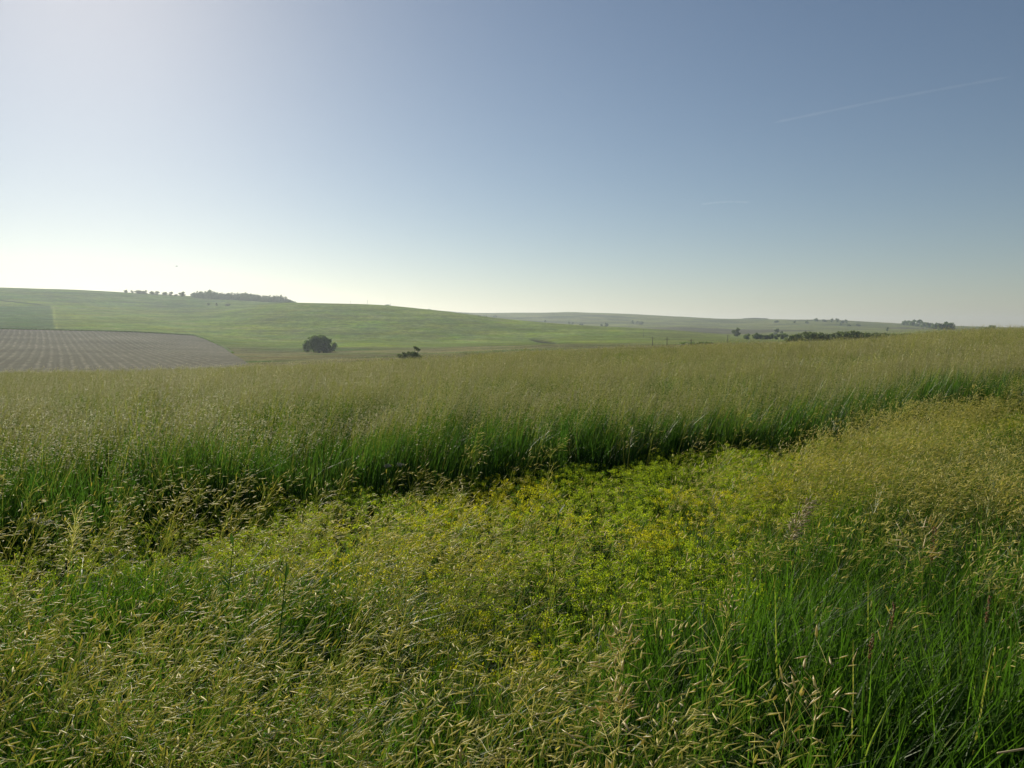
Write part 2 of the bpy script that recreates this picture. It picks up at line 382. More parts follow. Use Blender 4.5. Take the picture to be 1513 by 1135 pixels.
# ------------------------------------------------------------------ scatter of uncountable plants
def rot_attr(me, name, arr):
    a = me.attributes.new(name, 'FLOAT_VECTOR', 'POINT'); a.data.foreach_set('vector', arr.astype(np.float32).reshape(-1))
def scatter(name, label, cat, variants, x, y, rz, scl, tilt=.08, idx=None, lift=None):
    n = len(x)
    z = ground(x, y) - .01 + (0 if lift is None else lift)
    me = bpy.data.meshes.new(name); me.vertices.add(n)
    me.vertices.foreach_set('co', np.stack([x, y, z], -1).astype(np.float32).reshape(-1))
    rot_attr(me, 'rot', np.stack([rng.normal(0, tilt, n), rng.normal(tilt * .5, tilt, n), rz], -1))
    s3 = np.asarray(scl); s3 = s3 if s3.ndim == 2 else np.stack([s3] * 3, -1)
    rot_attr(me, 'scl', s3)
    a = me.attributes.new('idx', 'INT', 'POINT')
    a.data.foreach_set('value', (rng.integers(0, len(variants), n) if idx is None else idx).astype(np.int32))
    o = link(bpy.data.objects.new(name, me)); tag(o, label, cat, kind='stuff')
    c = bpy.data.collections.new(name + '_kinds')
    for k, vm_ in enumerate(variants):
        vo = bpy.data.objects.new('%s_tuft_%03d' % (name, k), vm_); c.objects.link(vo)
    g = bpy.data.node_groups.new(name + '_spread', 'GeometryNodeTree')
    g.interface.new_socket('Geometry', in_out='INPUT', socket_type='NodeSocketGeometry')
    g.interface.new_socket('Geometry', in_out='OUTPUT', socket_type='NodeSocketGeometry')
    gi = g.nodes.new('NodeGroupInput'); go = g.nodes.new('NodeGroupOutput')
    ci = g.nodes.new('GeometryNodeCollectionInfo'); ci.inputs['Collection'].default_value = c
    ci.inputs['Separate Children'].default_value = True; ci.inputs['Reset Children'].default_value = True
    ip = g.nodes.new('GeometryNodeInstanceOnPoints'); ip.inputs['Pick Instance'].default_value = True
    def na_(nm, t):
        q = g.nodes.new('GeometryNodeInputNamedAttribute'); q.data_type = t; q.inputs['Name'].default_value = nm; return q.outputs['Attribute']
    g.links.new(gi.outputs[0], ip.inputs['Points']); g.links.new(ci.outputs[0], ip.inputs['Instance'])
    g.links.new(na_('idx', 'INT'), ip.inputs['Instance Index'])
    er = g.nodes.new('FunctionNodeEulerToRotation'); g.links.new(na_('rot', 'FLOAT_VECTOR'), er.inputs[0]); g.links.new(er.outputs[0], ip.inputs['Rotation'])
    g.links.new(na_('scl', 'FLOAT_VECTOR'), ip.inputs['Scale'])
    g.links.new(ip.outputs[0], go.inputs[0])
    md = o.modifiers.new('spread', 'NODES'); md.node_group = g
    return o

def blades(mb, n, rad, h0, h1, w, segs=4, mi=0, wind=.25, curl=.35, spread=.3):
    a = rng.random(n) * 2 * math.pi; rr = rad * np.sqrt(rng.random(n))
    base = np.stack([rr * np.cos(a), rr * np.sin(a), np.zeros(n)], -1)
    h = rng.uniform(h0, h1, n); t = np.linspace(0, 1, segs + 1)
    la = rng.random(n) * 2 * math.pi
    ld = np.stack([np.cos(la), np.sin(la)], -1) * (np.abs(rng.normal(0, spread, n)) * h)[:, None] + np.array([wind, -.03])[None] * (h * rng.uniform(.3, 1.5, n))[:, None]
    bend = rng.uniform(1.4, 2.6, n)
    drop = np.linalg.norm(ld, axis=1) / h * rng.uniform(.3, 1.0, n) * curl
    P = np.zeros((n, segs + 1, 3))
    P[..., :2] = base[:, None, :2] + ld[:, None, :] * (t[None] ** bend[:, None])[..., None]
    P[..., 2] = h[:, None] * (t[None] - drop[:, None] * t[None] ** 3)
    W = (w * rng.uniform(.6, 1.25, n))[:, None] * np.where(t < .5, .75 + .5 * t, 1.0 * (1 - (np.abs(t - .5) / .5) ** 1.6) + .02)[None]
    sa = rng.random(n) * 2 * math.pi
    side = np.stack([np.cos(sa), np.sin(sa), np.zeros(n)], -1)
    mb.ribbons(P, W, side, mi)

def brome(mb, H, nsp=22, ml=(.018, .030), wd=.0022, pan=.24, mi_s=1, mi_t=2, base=(0, 0), wind=.3, sw=.0011, fan=1.0, simple=False, droop=.5, bare=False):
    """a brome culm: thin stem bowed by the wind, side branches in tiers, hanging seed-shaped spikelets"""
    lean = np.array([wind * rng.uniform(.5, 1.5), rng.normal(0, .12)]) * H
    ts = np.linspace(0, 1, 7 if not simple else 4)
    def at(t): return np.stack([base[0] + lean[0] * t ** 2, base[1] + lean[1] * t ** 2, H * (t - .10 * wind * t ** 3)], -1)
    P = at(ts)
    if not bare:
        mb.ribbons(P[None], np.full((1, len(ts)), sw), np.array([[.8, .6, 0]]), mi_t)
        if not simple: mb.ribbons(P[None], np.full((1, len(ts)), sw), np.array([[.6, -.8, 0]]), mi_t)
    n = nsp
    tn = np.sort(rng.uniform(0, 1, n)); node = 1 - pan / H * (1 - np.round(tn * 6) / 6)
    A0 = at(node)
    az = rng.random(n) * 2 * math.pi
    out = (.018 + .06 * np.sin(np.clip(tn, .05, 1) * math.pi * .9) * rng.uniform(.3, 1.1, n)) * fan
    el = rng.uniform(.2, 1.2, n)
    d = np.stack([np.cos(az) * np.cos(el) + wind * 1.2, np.sin(az) * np.cos(el), np.sin(el)], -1)
    d /= np.linalg.norm(d, axis=1)[:, None]
    A1 = A0 + d * out[:, None]
    if not simple:
        mid = (A0 + A1) / 2 + np.array([0, 0, .004])
        mb.ribbons(np.stack([A0, mid, A1], 1), np.full((n, 3), sw * .45), np.tile([[.7, .7, 0]], (n, 1)), mi_t)
    ln = rng.uniform(*ml, n)
    d2 = d * .8 + np.array([wind * 1.6, 0, .0]) + rng.normal(0, .22, (n, 3)); d2[:, 2] -= droop * rng.random(n)
    d2 /= np.linalg.norm(d2, axis=1)[:, None]
    mb.spindles(A1, d2, ln, wd * rng.uniform(.75, 1.25, n), mi_s)

# kinds
leafy = []
for k in range(8):
    mb = MB(); blades(mb, 52, .13, .36, .86, .0037, 5, 0, wind=.22 + .16 * (k % 3), curl=.6, spread=.3); leafy.append(mb.mesh('leafy_tuft', [M_BLADE]))
heads = []
for k in range(10):
    mb = MB()
    for q in range(1):
        brome(mb, rng.uniform(.74, 1.0), nsp=int(rng.integers(18, 28)), ml=(.030, .050), wd=.0026, fan=1.45, droop=.35, base=rng.normal(0, .03, 2), wind=rng.uniform(.15, .42), pan=rng.uniform(.17, .26))
    heads.append(mb.mesh('brome_culm', [M_BLADE, M_SEED, M_STEM]))
tall = []
for k in range(8):
    mb = MB(); blades(mb, 32, .14, .4, .9, .0040, 4, 0, wind=.12 + .05 * (k % 3), curl=.55, spread=.2)
    for q in range(5):
        a = rng.normal(0, .08, 2); brome(mb, rng.uniform(.76, 1.06), nsp=16, ml=(.022, .034), wd=.0032, base=a, wind=rng.uniform(.08, .25), pan=.20, simple=True, sw=.0013)
    tall.append(mb.mesh('tall_tuft', [M_TALL, M_FSEED, M_STEM]))
for k in range(4):
    mb = MB(); blades(mb, 40, .14, .5, 1.0, .0042, 5, 0, wind=.12 + .06 * (k % 3), curl=.5, spread=.2)
    for q in range(1 + k % 2):
        a = rng.normal(0, .08, 2); brome(mb, rng.uniform(.85, 1.06), nsp=14, ml=(.022, .034), wd=.003, base=a, wind=rng.uniform(.08, .25), pan=.16, simple=True, sw=.0013)
    tall.append(mb.mesh('tall_leafy_tuft', [M_TALL, M_FSEED, M_STEM]))
far = []
for k in range(6):
    mb = MB(); blades(mb, 50, .42, .5, .85, .010, 2, 0, wind=.1, curl=.4, spread=.14)
    for q in range(46):
        a = rng.uniform(-.4, .4, 2); brome(mb, rng.uniform(.72, 1.04) + .16 * (rng.random() < .12), nsp=8, ml=(.03, .055), wd=.0056, base=a, wind=rng.uniform(.05, .25), pan=.22, simple=True, sw=.002, fan=1.1)
    far.append(mb.mesh('field_patch', [M_TALL, M_FSEED, M_STEM]))
for k in range(3):
    mb = MB(); blades(mb, 90, .42, .5, .95, .010, 2, 0, wind=.12, curl=.4, spread=.16)
    for q in range(14):
        a = rng.uniform(-.4, .4, 2); brome(mb, rng.uniform(.74, 1.1), nsp=8, ml=(.03, .05), wd=.0056, base=a, wind=rng.uniform(.05, .25), pan=.22, simple=True, sw=.002, fan=1.1)
    far.append(mb.mesh('green_field_patch', [M_TALL, M_FSEED, M_STEM]))
def weed(mb, n, h0, h1, rad, bm):
    for q in range(n):
        b = rng.normal(0, rad, 2); H = rng.uniform(h0, h1); lean = rng.normal(0, .07, 2) + np.array([.05, 0])
        ts = np.linspace(0, 1, 4); P = np.stack([b[0] + lean[0] * ts ** 1.5, b[1] + lean[1] * ts ** 1.5, H * ts], -1)
        mb.ribbons(P[None], np.full((1, 4), .0016), np.array([[1, 0, 0]]), 0)
        m_ = int(60 * H / .45); t = rng.uniform(.25, .97, m_); az = np.arange(m_) * 2.4
        A = np.stack([b[0] + lean[0] * t ** 1.5, b[1] + lean[1] * t ** 1.5, H * t], -1)
        el = rng.uniform(.1, .9, m_); D = np.stack([np.cos(az) * np.cos(el), np.sin(az) * np.cos(el), np.sin(el)], -1)
        ln = rng.uniform(.013, .024, m_) * (1.25 - .5 * t); sd = np.cross(D, [0, 0, 1.0]); sd /= np.linalg.norm(sd, axis=1)[:, None]
        Pn = np.stack([A, A + D * (ln * .5)[:, None], A + D * ln[:, None] - np.array([0, 0, .004])], 1)
        mb.ribbons(Pn, np.stack([ln * .05, ln * .16, ln * .02], -1), sd, 0)
        k = 46; ua = rng.random(k) * 6.283; ue = rng.uniform(.45, 1.4, k); ul = rng.uniform(.01, .05, k)
        U = np.stack([np.cos(ua) * np.cos(ue), np.sin(ua) * np.cos(ue), np.sin(ue)], -1)
        T = P[-1] + U * ul[:, None]
        nr_ = U * .6 + rng.normal(0, .5, (k, 3)); sd = np.cross(nr_, [.3, .1, 1.0]); sd /= np.linalg.norm(sd, axis=1)[:, None]
        dd = np.cross(sd, nr_); dd /= np.linalg.norm(dd, axis=1)[:, None]; s_ = rng.uniform(.003, .006, k)
        mb.ribbons(np.stack([T - dd * s_[:, None], T, T + dd * s_[:, None]], 1), np.stack([s_ * .3, s_ * .9, s_ * .3], -1), sd, bm)
weeds = []
for k in range(6):
    mb = MB(); weed(mb, 8, .28, .47, .075, 1); weeds.append(mb.mesh('spurge_plant', [M_WEED, M_BRACT, M_YELLOW]))
for k in range(3):
    mb = MB(); weed(mb, 8, .30, .47, .075, 2); weeds.append(mb.mesh('spurge_gold', [M_WEED, M_BRACT, M_YELLOW]))
for k in range(2):
    mb = MB(); weed(mb, 8, .26, .44, .08, 0); weeds.append(mb.mesh('spurge_green', [M_WEED, M_BRACT, M_YELLOW]))

def sline(x, y): return (y - (5 + (x + 3.3) * .672)) * .83 + fbm(x / 1.6, y / 1.6, 4) * .42
def region(x0, x1, y0, y1, dens):
    n = int((x1 - x0) * (y1 - y0) * dens); return rng.uniform(x0, x1, n), rng.uniform(y0, y1, n)
def inview(x, y, m=1.05, pad=1.7): return (np.abs(x) < np.abs(y) * m * .68 + pad) & (y > -1)
U_K = np.array([-900, -200, 0, 400, 560, 640, 800, 950, 1080, 1200, 1300, 1500, 2200]); 
HM = np.array([4.3, 4.3, 4.2, 4.0, 3.5, 3.2, 3.0, 3.1, 3.7, 5.0, 6.9, 11, 14])
HH = np.array([4.3, 4.3, 4.2, 4.1, 4.0, 3.9, 3.9, 4.1, 5.1, 6.8, 9, 12, 14])
def pxof(x, y): return CX + F * x / np.maximum(y, .3)

# leafy green grass of the verge
x, y = region(-8, 13, .2, 14, 95); r = np.hypot(x, y); s = sline(x, y); px = pxof(x, y)
keep = inview(x, y) & (r > .75) & (s < -.3)
weedzone = smooth(.7, 1.2, r / np.interp(px, U_K, HM) + .18 * fbm(x / .6 + 7, y / .6, 3))
keep &= rng.random(len(x)) < (1 - .92 * weedzone) * np.where(r > 5, .6, 1)
x, y, r, px, wz = x[keep], y[keep], r[keep], px[keep], weedzone[keep]
hs_ = (.82 + .28 * fbm(x / .7, y / .7, 3) + .12 * smooth(800, 1300, px)) * (1 - .42 * wz) * (.88 + .12 * smooth(1.2, 2.4, r))
scatter('verge_grass', 'lush green blades of the verge filling the bottom right', 'grass', leafy, x, y, rng.normal(0, .75, len(x)), np.stack([np.ones(len(x))] * 2 + [hs_], -1), .10)
# brome heads above the verge
x, y = region(-8, 13, .3, 14, 250); r = np.hypot(x, y); s = sline(x, y); px = pxof(x, y)
lim = np.interp(px, U_K, HH); edge = 1 - smooth(.68, 1.3, r / lim + .12 * fbm(x / .5, y / .5, 2))
rightgreen = smooth(680, 1080, px) * (1 - smooth(2.7, 4.2, r))
clump = smooth(-.35, .35, fbm(x / .45 + 3, y / .45, 3))
dens = np.interp(px, [0, 600, 900, 1150], [1, .85, .6, .42]) * edge * (1 - .90 * rightgreen) * .85 * .92 * (.12 + .88 * clump) * (1 + 2.2 * smooth(3.8, 5.5, r) * smooth(950, 1150, px))
dens = np.where(edge < .08, np.maximum(dens, np.where(px > 620, .012, .004) * (s < -.6)), dens)
keep = inview(x, y) & (r > .95) & (s < -.35) & (rng.random(len(x)) < dens * np.where(r > 6, .85, 1))
x, y = x[keep], y[keep]
scatter('brome_grass', 'straw coloured nodding brome seed heads over the verge', 'grass', heads, x, y, rng.normal(0, .5, len(x)),
        np.stack([np.ones(len(x))] * 2 + [.93 + .12 * fbm(x / .6, y / .6, 3)], -1), .09)
# weeds
x, y = region(-8, 13, 1.5, 14, 52); r = np.hypot(x, y); s = sline(x, y); px = pxof(x, y)
wz = smooth(.55, .9, r / np.interp(px, U_K, HM)); wz = np.maximum(wz, smooth(-1.4, -.7, s))
keep = inview(x, y) & (s < .1) & (rng.random(len(x)) < wz)
x, y, s, px, r = x[keep], y[keep], s[keep], px[keep], r[keep]
gold = fbm(x / .8 + 11, y / .8 + 3, 3) + .25 * np.exp(-((px - 700) / 120) ** 2) + .3 * np.exp(-((px - 1000) / 90) ** 2) * (r < 6.5) + .25 * np.exp(-((px - 100) / 120) ** 2) - .35 * smooth(-1.0, -.3, s)
idx = np.where(gold > .26, rng.integers(6, 9, len(x)), rng.integers(0, 6, len(x)))
idx = np.where((rng.random(len(x)) < .12 + .6 * smooth(-.8, -.2, s)), rng.integers(9, 11, len(x)), idx)
scatter('spurge_weeds', 'bright yellow green leafy weeds between verge and tall grass', 'weeds', weeds, x, y, rng.random(len(x)) * 6.28,
        .84 + .22 * fbm(x / .5, y / .5, 3) - .15 * smooth(-1.2, 0, s), .12, idx=idx)
# tall grass field, near band and beyond
x, y = region(-14, 17, 1.5, 19, 36); r = np.hypot(x, y); s = sline(x, y)
keep = inview(x, y, 1.08, 1.5) & (s > 0) & (r < 17.5) & (rng.random(len(x)) < np.where(r < 11, 1, .75))
x, y = x[keep], y[keep]
scatter('tall_grass', 'dark green wall of tall seeding grass behind the weeds', 'grass', tall, x, y, rng.normal(0, .9, len(x)),
        np.stack([np.ones(len(x))] * 2 + [.99 + .36 * fbm(x / .9, y / .9, 4)], -1), .10,
        idx=np.where(rng.random(len(x)) < .50 - .42 * smooth(.1, 1.0, s[keep]), rng.integers(8, 12, len(x)), rng.integers(0, 8, len(x))))
x, y = region(-46, 46, 9, 66, 4.6); r = np.hypot(x, y); s = sline(x, y)
keep = inview(x, y, 1.06, 2) & (s > 0) & (r > 16.8) & (r < 62) & (rng.random(len(x)) < np.where(r < 30, 1, .6))
x, y = x[keep], y[keep]
scatter('hayfield_grass', 'pale haze of seed heads over the wide grass field', 'grass', far, x, y, rng.normal(0, .9, len(x)),
        np.stack([np.ones(len(x))] * 2 + [.96 + .22 * fbm(x / 2.2, y / 2.2, 4)], -1), .05,
        idx=np.where(fbm(x / 5 + 40, y / 3.5, 3) + rng.normal(0, .15, len(x)) > .08, rng.integers(6, 9, len(x)), rng.integers(0, 6, len(x))))

# ------------------------------------------------------------------ trees
def crown_pts(lobes, n, jitter=.16):
    w = np.array([l[3] * l[4] for l in lobes]); k = rng.choice(len(lobes), n, p=w / w.sum())
    Lb = np.array(lobes)[k]
    d = rng.normal(0, 1, (n, 3)); d /= np.linalg.norm(d, axis=1)[:, None]
    rr = 1 - np.abs(rng.normal(0, jitter, n)) + rng.normal(0, .05, n)
    return Lb[:, :3] + d * np.stack([Lb[:, 3], Lb[:, 3], Lb[:, 4]], -1) * rr[:, None], d
def crown(mb, lobes, n, size, jitter=.16):
    P, d = crown_pts(lobes, n, jitter)
    nrm = d * .7 + rng.normal(0, .6, (n, 3)); sd = np.cross(nrm, rng.normal(0, 1, (n, 3))); sd /= np.linalg.norm(sd, axis=1)[:, None]
    dd = np.cross(sd, nrm); dd /= np.linalg.norm(dd, axis=1)[:, None]; s_ = size * rng.uniform(.5, 1.3, n)
    mb.ribbons(np.stack([P - dd * s_[:, None], P, P + dd * s_[:, None]], 1), np.stack([s_ * .35, s_ * .8, s_ * .25], -1), sd, 0)
def limbs(mb, base_r, fork, tips, lean=(0, 0)):
    f_ = np.array([lean[0], lean[1], fork])
    mb.tube([[0, 0, -.3], [f_[0] * .4, f_[1] * .4, fork * .5], f_], [base_r, base_r * .8, base_r * .65], 7)
    for t in tips:
        t = np.array(t, float); m_ = (f_ + t) / 2 + np.array([0, 0, .08 * np.linalg.norm(t - f_)])
        mb.tube([f_ - [0, 0, .1], m_, t], [base_r * .5, base_r * .3, base_r * .07], 5)
def rnd_tree(H, Wd, nl, n, size, low=.15, seed=0):
    st = np.random.default_rng(seed); L_ = []
    for k in range(nl):
        a = st.random() * 6.283; q = st.random() ** .5; zz = max(.12, st.uniform(low + .14, .84))
        wz_ = math.sin(min(1, max(.05, zz)) * math.pi) ** .5
        L_.append((math.cos(a) * q * Wd * .33 * wz_, math.sin(a) * q * Wd * .33 * wz_, H * zz, Wd * st.uniform(.15, .27), H * st.uniform(.12, .2)))
    cm = MB(); crown(cm, L_, n, size); tm = MB(); limbs(tm, Wd * .035, H * .22, [l[:3] for l in L_[:6]])
    return cm, tm
def tree(name, loc, label, cm, tm, mat, group=None, rz=0, s=1, cat='tree'):
    e = empty(name, loc, rz, s); tag(e, label, cat, group)
    (cm.obj('crown', mat, e) if isinstance(cm, MB) else link(bpy.data.objects.new('crown', cm), e))
    (tm.obj('trunk', M_BARK, e) if isinstance(tm, MB) else link(bpy.data.objects.new('trunk', tm), e))
    return e

# the big round tree standing alone: dome of about 16 m across, skirt nearly to the ground
px_m = lambda r: r / F
loc = spot_y(472, 521, 250, 450); r0 = math.hypot(loc[0], loc[1]); k = r0 / F
lob = []
st = np.random.default_rng(31)
for q in range(120):
    a = st.random() * 6.283; t = st.random(); rr = (24.5 * math.sqrt(1 - (max(0, t - .35) / .68) ** 2) - 3) * st.random() ** .5
    lob.append((math.cos(a) * rr * k, math.sin(a) * rr * k * .8, (2.6 + t * 20) * k, st.uniform(2.6, 4.4) * k, st.uniform(2.2, 3.8) * k))
for q, (xx_, zz_) in enumerate([(-20, 6), (-21, 9), (-17, 4), (-14, 7), (20, 6), (21, 9), (17, 4), (14, 7), (-9, 3.5), (8, 3.5), (-20, 12), (20, 12)]): lob.append((xx_ * k, (q % 3 - 1) * 5 * k, zz_ * k, 4.2 * k, 3.4 * k))
cm = MB(); crown(cm, lob, 8600, 1.0 * k, .38); tm = MB(); limbs(tm, .55, 7 * k, [l[:3] for l in lob[:12]])
tree('broad_tree', loc, 'large dark round tree standing alone in the valley meadow', cm, tm, M_TREE)
# the broken tree with bare limbs
loc = spot_y(606, 536, 110, 240); r0 = math.hypot(loc[0], loc[1]); k = r0 / F
lob = [(-9, 0, 4, 6, 2.8), (-4, 1, 6, 6, 3.5), (1, -1, 8, 6, 4), (6, 0, 7, 6, 4), (10, 1, 5, 5, 3), (13, 0, 4, 4, 2.4), (-14, 0, 6, 3.5, 1.6), (-17, 1, 7.5, 2.4, 1.0), (9, 0, 19, 3.0, 1.6), (12.5, 0, 17, 3, 1.5), (6.5, 0, 20.5, 2, 1.0), (-9, 0, 12.5, 2.4, 1.2)]
lob = [tuple(np.array(l) * k) for l in lob]
lob = [(l[0], l[1], l[2] * 1.12 + (3.2 * k if l[2] < 10 * k else 0), l[3] * 1.2, l[4] * 1.25) for l in lob]
cm = MB(); crown(cm, lob, 2400, .9 * k, .3)
tm = MB(); tm.tube(np.array([[0, 0, -1], [1, 0, 4], [4, 0, 7]]) * k, [.35, .28, .2], 7)
for P in ([[3, 0, 6], [7, 0, 10], [7.5, 0, 14], [7, 0, 20]], [[7, 0, 12], [10, 0, 14.5], [13, 0, 17.5]], [[1, 0, 4], [-6, 0, 8], [-9, 0, 11], [-11, 0, 14]], [[-4, 0, 7], [-10, 0, 6], [-18, 0, 8]], [[3, 0, 5], [9, 1, 6], [14, 1, 4]]):
    tm.tube(np.array(P) * k, np.linspace(.17, .05, len(P)), 5)
tree('broken_tree', loc, 'small ragged tree with bare upright limb at the grass field edge', cm, tm, M_TREE2)

# a few crown shapes shared by the far trees
protos = []
for q, (H, W_, nl, lw) in enumerate([(9, 10, 14, -.02), (10, 8, 12, .02), (7, 11, 13, -.05), (9, 8, 8, .08), (6, 9, 10, -.08), (11, 9, 14, .0)]):
    cm, tm = rnd_tree(H, W_, nl, 1000, .46, lw, seed=40 + q)
    protos.append((cm.mesh('crown', [M_TREE]), cm.mesh('crown', [M_TREE2]), tm.mesh('trunk', [M_BARK]), H))
def far_tree(px, py, hp, r0, r1, label, kind=0, dark=True, group=None, name='tree', cat='tree', rz=0, wide=1.0):
    loc = spot_y(px, py, r0, r1); r = math.hypot(loc[0], loc[1]); P = protos[kind]
    e = tree(name, loc, label, P[0] if dark else P[1], P[2], None, group, rz, hp * 1.22 * r / F / P[3], cat); e.location.z -= .12 * hp * r / F
    if wide != 1: e.scale = (e.scale[0] * wide, e.scale[1] * wide, e.scale[2])
    return e
# trees on the left skyline
G1 = 'trees on the left skyline'
far_tree(186, 432.6, 3.69, 1000, 1250, 'wispy leftmost tree on the left skyline, standing apart', 3, False, G1, rz=1, wide=1.3)
far_tree(195, 433.2, 3.69, 1000, 1250, 'small tree right of the wispy leftmost skyline tree', 1, False, G1, rz=2, wide=1.3)
far_tree(205, 434, 4.10, 1000, 1250, 'left half of the flat topped tree pair on the skyline', 2, False, G1, rz=.3, wide=1.7)
far_tree(213, 434.6, 4.92, 1000, 1250, 'right half of the flat topped tree pair on the skyline', 0, False, G1, rz=2.2, wide=1.7)
far_tree(225, 435.3, 4.51, 1000, 1250, 'round skyline tree in the middle of the left row', 0, False, G1, rz=4, wide=1.3)
far_tree(232.5, 435.8, 5.33, 1000, 1250, 'taller skyline tree right of the middle of the left row', 5, False, G1, rz=1.4, wide=1.3)
far_tree(243, 436.4, 4.10, 1000, 1250, 'thin pale skyline tree before the last three of the row', 2, False, G1, rz=3, wide=1.3)
far_tree(252.5, 437, 5.33, 1000, 1250, 'upright dark skyline tree third from the end of the row', 1, False, G1, rz=5, wide=1.3)
far_tree(260.5, 437.6, 2.46, 1000, 1250, 'low bushy skyline tree between two taller ones', 4, False, G1, rz=2, wide=1.3)
far_tree(269.5, 438.2, 6.15, 1000, 1250, 'tall open crowned tree at right end of the skyline row', 3, False, G1, rz=.7, wide=1.3)
# the dense wood on the skyline: one mass
woodm = MB(); st = np.random.default_rng(5)
for px in np.arange(286, 437, 1.9):
    for rr in (1120, 1150, 1180, 1215):
        p_ = px + st.uniform(-1, 1); x_, y_, z_ = spot(p_, rr + st.uniform(-12, 12))
        h_ = np.interp(px, [286, 300, 312, 325, 345, 365, 385, 405, 415, 420, 428, 437], [5, 7, 9.5, 7, 8, 9, 8, 8, 9.5, 8.5, 5, 3]) * st.uniform(.6, 1.2) * 1150 / F
        P, d = crown_pts([(x_, y_, z_ + h_ * .5, 2.4, h_ * .52), (x_ + st.uniform(-2, 2), y_, z_ + h_ * st.uniform(.6, 1), 1.2, h_ * .22)], 75, .2)
        n_ = len(P); nr_ = d + rng.normal(0, .6, (n_, 3)); sd = np.cross(nr_, rng.normal(0, 1, (n_, 3))); sd /= np.linalg.norm(sd, axis=1)[:, None]
        dd = np.cross(sd, nr_); dd /= np.linalg.norm(dd, axis=1)[:, None]
        woodm.ribbons(np.stack([P - dd * .6, P, P + dd * .6], 1), np.tile([.25, .6, .2], (n_, 1)), sd, 0)
tag(woodm.obj('distant_wood', [M_WOOD]), 'dense dark wood along the skyline left of centre', 'wood', kind='stuff')
G2 = 'bushes on the slope below the wood'
far_tree(307, 451, 3.2, 950, 1150, 'leftmost of three grey bushes below the skyline wood', 4, False, G2, name='bush', cat='bush')
far_tree(320, 451.5, 3.8, 950, 1150, 'middle of three grey bushes below the skyline wood', 1, False, G2, name='bush', cat='bush')
far_tree(335, 452, 3, 950, 1150, 'rightmost of three grey bushes below the skyline wood', 4, False, G2, name='bush', cat='bush', wide=2)
# far ridge right of the green hill
G3 = 'trees on the far ridge behind the green hill'
far_tree(571, 452, 1.8, 900, 1250, 'low scrub on the crown of the green hill', 4, True, G3, name='bush', cat='bush', wide=3)
far_tree(634, 459.5, 3, 850, 2500, 'round tree on the shoulder right of the green hill', 0, True, G3, wide=1.3)
far_tree(689, 466.5, 4, 1000, 2500, 'broad round tree farther along the same shoulder', 2, True, G3, wide=1.5)
for q, (px, py, hp) in enumerate([(706, 468.5, 3), (716, 469, 2.6), (730, 469.6, 3)]):
    far_tree(px, py, hp, 1300, 2500, ['first scrubby tree right of the broad shoulder tree', 'second scrubby tree right of the broad shoulder tree', 'third scrubby tree right of the broad shoulder tree'][q], 4, False, G3, name='bush', cat='bush', wide=1.6)
G4 = 'scattered trees in the far valley'
L4 = [(805, 476, 2.5, 'tiny dark bush just above the green hill edge', 4, 1), (841, 480, 5, 'left grey tree of the pair beyond the green hill', 1, .8), (846, 480.3, 5, 'right grey tree of the pair beyond the green hill', 5, .8),
      (860, 481, 3, 'low bush between the grey pair and the round pair', 4, 1.5), (889, 482.5, 3.6, 'left tree of the round pair beyond the hill flank', 0, 1), (896, 483, 6, 'right taller tree of the round pair beyond the hill flank', 0, 1),
      (935, 478.5, 5, 'leftmost tree of the small far clump on the slope', 1, 1), (941, 479, 4.5, 'middle tree of the small far clump on the slope', 0, 1), (948, 479.5, 4, 'rightmost low tree of the small far clump on the slope', 4, 1.3)]
for q, (px, py, hp, lb, kd, wd_) in enumerate(L4): far_tree(px, py, hp, 1150, 2450, lb, kd, False, G4, rz=q, wide=wd_)
G5 = 'trees in the valley on the right'
L5 = [(1088, 497.5, 11, 'tall bare looking grey tree left of the round bushes', 3, False, 1.0), (1103, 503.5, 8, 'round dark bush standing alone left of the dark group', 0, True, 1.15),
      (1117, 504, 9, 'tallest round bush at left of the dark group', 0, True, 1.0), (1124, 505, 7, 'low round bush second in the dark group', 2, True, 1), (1131, 505.5, 6, 'small round bush third in the dark group', 4, True, 1),
      (1139, 506, 8, 'round bush fourth in the dark group', 0, True, 1), (1148, 506, 8, 'round bush fifth in the dark group', 5, True, 1.1), (1157, 506.3, 8, 'round bush last in the dark group before the thicket', 2, True, 1),
      (1147, 495.5, 9.5, 'tall grey tree above the dark group of round bushes', 1, False, 1), (1155, 496, 6.5, 'shorter grey tree beside the tall grey one', 1, False, 1)]
for q, (px, py, hp, lb, kd, dk_, wd_) in enumerate(L5): far_tree(px, py, hp, 560 if py > 500 else 750, 1500, lb, kd, dk_, G5, rz=q * 1.3, wide=wd_)
